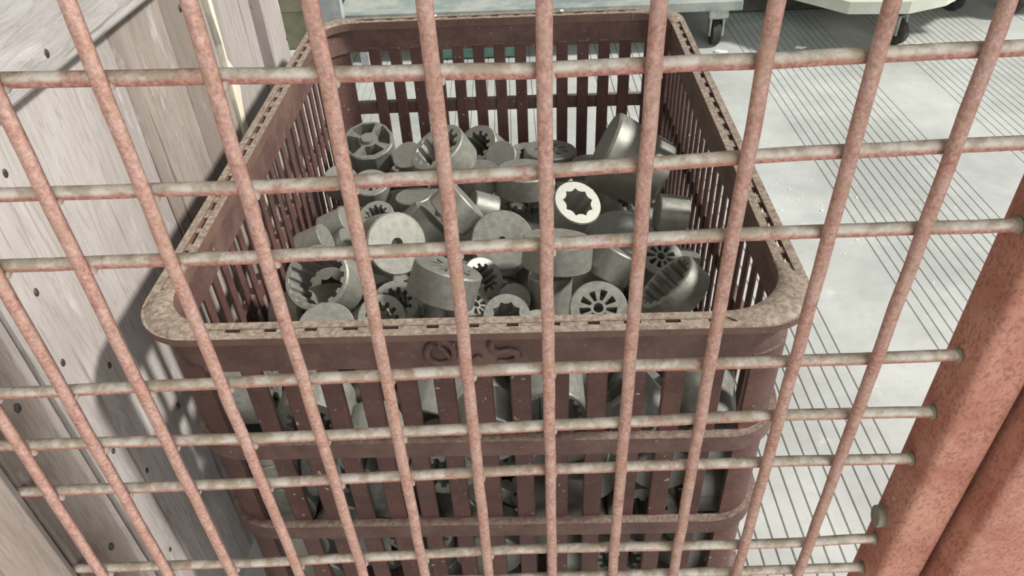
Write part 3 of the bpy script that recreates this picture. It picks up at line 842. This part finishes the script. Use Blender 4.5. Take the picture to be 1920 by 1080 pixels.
for key, (kind, x, y, z, R, h, nx, ny, nz) in HEAP_TOP.items():
    o = obj('gear', GEAR[kind])
    q = Vector((nx, ny, nz)).to_track_quat('Z', 'Y') @ Quaternion((0, 0, 1), rng.uniform(0, 6.28) if key != 'petal29' else 0.2)
    o.matrix_world = Matrix.LocRotScale(Vector((x, y, z)), q, Vector((R, R, h)))
    tag(o, LABELS[key], 'gear', 'gears in the crate')
DIM = [(.033, .042, 'spline'), (.034, .045, 'thin'), (.028, .036, 'petal'), (.033, .04, 'solid'), (.028, .036, 'bore')]
CM = Matrix.Translation((-0.046, 0.4465, 0.030)) @ Matrix.Rotation(CR_TH, 4, 'Z')
for idx, t, s, x, y, z, qw, qx, qy, qz in HEAP_FILL:
    R, h, kind = DIM[t]
    o = obj('gear', GEAR[kind])
    q = Quaternion((qw, qx, qy, qz)); nrm = q @ Vector((0, 0, 1))
    o.matrix_world = CM @ Matrix.LocRotScale(Vector((x, y, z)) + nrm * (h * s / 2), q, Vector((R * s, R * s, h * s)))
    o['fill'] = idx
    fill_label(o, x, y, z)

# ------------------------------------------------------------------ weathered wooden box on the left
WX = -0.375
box = empty('wooden_box', (-0.66, 0.25, 0), 0, 'large weathered grey plank box standing left of the brown crate', 'box')
BI = Matrix.Translation((0.66, -0.25, 0))
def wput(o):
    o.parent = box; o.matrix_parent_inverse = BI
    return o
WTOP = 0.92
def plank(y0, y1, x1, mat, z0=0.0, z1=WTOP, th=0.018, name='plank', dirt=0.0):
    """A board with slightly uneven edges and face."""
    m = MB(); n = 9; vs = []
    rr = random.Random(int(y0 * 1000) + 77)
    for i in range(n):
        z = z0 + (z1 - z0) * i / (n - 1)
        a = y0 + rr.uniform(-.0010, .0010); b_ = y1 + rr.uniform(-.0010, .0010); xo = rr.uniform(-.0006, .0006)
        for q in ((x1 - th, a), (x1 - .002 + xo, a), (x1 + xo, a + .002), (x1 + xo, b_ - .002), (x1 - .002 + xo, b_), (x1 - th, b_)): vs.append((q[0], q[1], z))
    fs = []
    for i in range(n - 1):
        for k in range(6): fs.append((i * 6 + k, i * 6 + (k + 1) % 6, (i + 1) * 6 + (k + 1) % 6, (i + 1) * 6 + k))
    fs += [tuple(range(6)), tuple((n - 1) * 6 + k for k in range(6))]
    m.put(vs, fs)
    return wput(m.build(name, mat, None, 30))
plank(-0.62, -0.44, WX, M_PLANKB); plank(-0.437, -0.25, WX - .002, M_PLANK); plank(-0.247, -0.125, WX, M_PLANKB)
plank(-0.122, 0.0045, WX + .001, M_PLANKB)
plank(0.007, 0.0645, WX - .001, M_PLANKB)
plank(0.0665, 0.0765, WX - .004, M_PLANK)
plank(0.079, 0.180, WX + .001, M_PLANK)
plank(0.1825, 0.348, WX - .001, M_PLANK)
plank(0.3495, 0.470, WX - .0005, M_PLANKB)
plank(0.4715, 0.586, WX - .001, M_PLANKB)
plank(0.606, 0.742, WX, M_PLANK)
plank(0.739, 0.821, WX + .017, M_PLANK, th=0.040, name='corner_post')
# pale lath in the joint
lath = MB()
lo = [(0.584, 0.90), (0.607, 0.90), (0.6075, 0.592), (0.603, 0.583), (0.602, 0.52), (0.601, 0.50), (0.612, 0.485), (0.617, 0.455), (0.606, 0.425), (0.602, 0.20), (0.588, 0.20), (0.590, 0.45), (0.597, 0.52), (0.592, 0.56)]
n_ = len(lo)
lath.put([(WX - .008, y, z) for y, z in lo] + [(WX + .0025, y, z) for y, z in lo],
         [tuple(range(n_)), tuple(n_ + k for k in range(n_))] + [(k, (k + 1) % n_, n_ + (k + 1) % n_, n_ + k) for k in range(n_)])
wput(lath.build('lath', M_LATH))
# rail board across the top of the side
rail = MB()
e = [(-0.62, 0.6665), (0.164, 0.6408), (0.412, 0.6326), (0.7385, 0.622)]
vs = []
for y, z in e: vs += [(WX + .0012, y, z), (WX + .015, y, z + .0015), (WX + .0165, y, z + .004), (WX + .0165, y, z + 0.150), (WX + .0012, y, z + 0.153)]
fs = [(i * 5 + k, i * 5 + (k + 1) % 5, (i + 1) * 5 + (k + 1) % 5, (i + 1) * 5 + k) for i in range(3) for k in range(5)] + [(0, 1, 2, 3, 4), (15, 16, 17, 18, 19)]
rail.put(vs, fs)
rail_o = wput(rail.build('rail', M_RAIL, None))
# back, far side, end walls and lid of the box
wput(MB().box((-0.955, -0.62, 0.0), (-0.937, 0.80, WTOP)).build('back_panel', M_PLANKB))
wput(MB().box((-0.936, 0.782, 0.0), (WX - .024, 0.80, WTOP)).build('end_panel', M_PLANK))
wput(MB().box((-0.936, -0.62, 0.0), (WX - .020, -0.602, WTOP)).build('end_panel', M_PLANK))
wput(MB().box((-0.96, -0.63, WTOP + .001), (WX + .018, 0.822, WTOP + 0.02)).build('lid', M_PLANK))
# nail holes and nail heads
def nail_mesh():
    n = 10; vs = [(0.0012, 0, 0)]; fs = []
    for i, (r_, x_) in enumerate(((0.0018, 0.0009), (0.0028, 0.0), (0.003, -0.002))):
        vs += [(x_, r_ * math.cos(2 * PI * k / n), r_ * 1.3 * math.sin(2 * PI * k / n)) for k in range(n)]
    for k in range(n): fs.append((0, 1 + k, 1 + (k + 1) % n))
    for i in range(2):
        for k in range(n): fs.append((1 + i * n + k, 1 + i * n + (k + 1) % n, 1 + (i + 1) * n + (k + 1) % n, 1 + (i + 1) * n + k))
    return mesh('nail', vs, fs, M_NAIL, 60)
NAIL = nail_mesh()
NAILS = [(-0.3745, 0.1447, 0.6016),
         (-0.3745, 0.1143, 0.5180),
         (-0.3745, 0.1023, 0.4568),
         (-0.3745, 0.1481, 0.4085),
         (-0.3745, 0.0436, 0.4695),
         (-0.3745, 0.1019, 0.3503),
         (-0.3745, 0.1265, 0.2909),
         (-0.3745, 0.2127, 0.2848),
         (-0.3745, 0.5171, 0.5918),
         (-0.3745, 0.1016, 0.1979),
         (-0.3745, 0.0451, 0.2922),
         (-0.3583, 0.2237, 0.6565),
         (-0.3583, 0.2658, 0.6612),
         (-0.3580, 0.8170, 0.4433),
         (-0.3580, 0.8205, 0.4991)
]
for x, y, z in NAILS:
    o = obj('nail', NAIL); wput(o); o.location = (x, y, z)

# ------------------------------------------------------------------ things at the back of the workshop
def caster(parent, x, y, top, mat_top, size=1.0, face=0.0):
    """Swivel caster: mounting block, fork and wheel, children of a cart."""
    hub = bpy.data.objects.new('caster', None); link(hub, parent); hub.location = (x, y, 0); hub.rotation_euler = (0, 0, face); hub.empty_display_size = .02
    s = size; w = top * 0.62
    MB().box((-.022 * s, -.022 * s, top - .030), (.022 * s, .022 * s, top - .001), .003).build('mounting_block', mat_top, hub)
    MB().box((-.017 * s, -.016 * s, w * .42), (-.012 * s, .016 * s, top - .030), .001).box((.012 * s, -.016 * s, w * .42), (.017 * s, .016 * s, top - .030), .001).box((-.012 * s, -.016 * s, top - .034), (.012 * s, .016 * s, top - .0302), .001).build('fork', M_ZINC, hub)
    r_ = w / 2
    MB().tube([(-.010 * s, 0, r_), (-.0085 * s, 0, r_), (.0085 * s, 0, r_), (.010 * s, 0, r_)], r_, 20, True, [.88, 1, 1, .88]).build('wheel', M_RUBBER, hub, 40)

trolley = empty('platform_trolley', (0.08, 2.1, 0), CR_TH, 'grey blue platform trolley on casters behind the brown crate', 'trolley')
MB().box((-.58, -.27, .112), (.555, .33, .118), .001).box((-.58, -.275, .1185), (.555, .33, .137), .002).build('deck', M_DECK, trolley)
MB().box((-.58, -.30, .113), (.556, -.276, .140), .002).build('front_beam', M_DECK, trolley)
for x, y in ((.50, -.245), (-.52, -.22), (.50, .28), (-.52, .28)): caster(trolley, x, y, .1115, M_ZINC, 1.25)
MB().box((-.290, -.300, .004), (-.055, -.26, .088), .002).build('kick_plate', M_TEAL, trolley)
machine = empty('machine_cabinet', (0.02, 2.30, 0.1375), CR_TH, 'teal machine cabinet standing on the grey blue platform trolley', 'machine')
MB().box((-.20, -.20, .03), (.30, .10, .62), .006).build('cabinet', M_TEAL, machine)
MB().box((-.205, -.19, .001), (.305, .09, .029), .002).build('plinth', M_DARK, machine)
MB().box((.0, -.2035, .08), (.27, -.2005, .55), .001).build('door', M_TEAL, machine)
MB().box((.015, -.2095, .28), (.027, -.204, .36), .001).build('handle', M_ZINC, machine)
leg = empty('steel_stand', (-0.50, 1.765, 0), 0, 'silver grey steel upright stand left of the teal machine cabinet', 'stand')
MB().box((-.035, -.012, .006), (.028, .012, .50), .003).build('upright', M_SILVER, leg)
MB().box((-.045, -.03, .0), (.040, .03, .0055), .001).build('foot_plate', M_SILVER, leg)
MB().box((.055, -.010, .006), (.080, .010, .12), .002).box((.0285, -.008, .085), (.0545, .008, .105), .001).build('side_bracket', M_SILVER, leg)
olive = empty('storage_bin', (-0.80, 2.14, 0), 0, 'olive grey sheet metal bin behind the far end of the wooden box', 'bin')
MB().box((-.20, -.20, .0), (.185, .20, .115), .004).build('lower_body', M_OLIVE, olive)
MB().box((-.21, -.215, .116), (.195, .21, .50), .004).build('upper_body', M_OLIVE, olive)

cart = empty('cream_cart', (1.09, 1.98, 0), 0, 'cream cart with cut corners on casters, top right of the picture', 'cart')
deck = [(-.33, -.11), (-.20, -.272), (-.045, -.290), (.075, -.243), (.33, -.02), (.33, .30), (-.33, .30)]
MB().prism(deck, .118, .150).build('deck', M_CREAM, cart)
ri = [(a * .93, b * .93) for a, b in deck]
MB().prism(ri, .1505, .158).build('rubber_mat', M_CREAM, cart)
for x, y in ((-.02, -.20), (.26, .05), (-.27, .255), (.26, .255)): caster(cart, x, y, .1175, M_RUBBER, 1.0, 0.5)
MB().box((-.30, -.14, .1585), (.30, .28, .74), .006).build('shading_load', M_CREAM, cart)  # tall load added above the view to shade the floor around the carts
dcart = empty('dark_cart', (1.89, 2.17, 0), 0, 'dark grey cart in the top right corner, of which a caster shows', 'cart')
MB().box((-.42, -.22, .175), (.42, .30, .21), .004).build('deck', M_DARK, dcart)
MB().box((-.40, -.18, .2105), (.40, .28, .80), .006).build('shading_load', M_DARK, dcart)  # unseen load, put here so its shadow darkens the floor to the left
for x, y in ((-.39, -.19), (.36, -.19), (-.38, .25), (.36, .25)): caster(dcart, x, y, .1745, M_OLIVE, 1.0)
shade_block = empty('dark_shade_block', (0.84, 2.125, 0), 0, 'dark low block in place of shade under the left side of the cream cart', 'shade_block')
MB().box((-.17, -.042, 0), (.17, .042, .09), .006).build('body', M_DARK, shade_block)  # dark solid standing in for the shade beneath the carts
MB().box((-.176, -.047, .0905), (.176, .047, .104), .004).build('lip', M_DARK, shade_block)

# white paint flakes on the floor
def flake_mesh(seed):
    rr = random.Random(seed); n = 7
    ol = [(math.cos(2 * PI * k / n) * rr.uniform(.5, 1.2), math.sin(2 * PI * k / n) * rr.uniform(.35, .9)) for k in range(n)]
    vs = [(a, b_, 0) for a, b_ in ol] + [(a * .9, b_ * .9, rr.uniform(.25, .6)) for a, b_ in ol]
    fs = [tuple(range(n)), tuple(n + k for k in range(n))] + [(k, (k + 1) % n, n + (k + 1) % n, n + k) for k in range(n)]
    return mesh('paint_flake', vs, fs, M_CHIP)
FL = [flake_mesh(s) for s in range(4)]
FLAKES = [(.579, 1.776, .020, 'long white flake on the floor just right of the trolley caster'), (.809, 1.782, .016, 'white flake on the dim floor between the trolley and the cream cart'),
          (1.10, 1.74, .011, 'white flake beside the cream cart caster'), (1.14, 1.77, .010, 'small white flake just right of the cream cart caster')]
for x, y, s, lab in FLAKES:
    o = obj('paint_flake', FL[0]); o.location = (x, y, 0.0002); o.scale = (s, s * .6, s * .5); tag(o, lab, 'flake')
rng = random.Random(8)
SMALL = [(.555, 1.032), (.534, 1.056), (.539, .998), (.594, .948), (.515, .954), (.60, .967), (.52, 1.046), (.734, .905), (.772, .928), (.79, .947),
         (.627, .843), (.588, .801), (.711, .707), (.855, .938), (.50, .90), (.56, .99), (.49, .99), (.575, 1.01), (.52, .88), (.61, 1.06), (.68, .99), (.50, 1.08)]
for i, (x, y) in enumerate(SMALL):
    o = obj('paint_flake', FL[i % 4]); s = rng.uniform(.0022, .0048)
    o.location = (x, y, 0.0002); o.scale = (s, s, s * .6); o.rotation_euler = (0, 0, rng.uniform(0, 6))
    tag(o, 'tiny white paint flake scattered on the grooved floor right of the crate', 'flake', 'paint flakes on the floor')
for i, (x, y, lab) in enumerate([(-.0905, .345, 'white crumb stuck on the back rim of the crate left of its middle'), (.098, .346, 'white crumb lying on the back rim of the crate near its right end')]):
    o = obj('paint_flake', FL[i]); c, s = math.cos(CR_TH), math.sin(CR_TH)
    o.location = (CR_X + c * x - s * y, CR_Y + s * x + c * y, ZT + .0002); o.scale = (.0045, .0035, .006); tag(o, lab, 'flake')
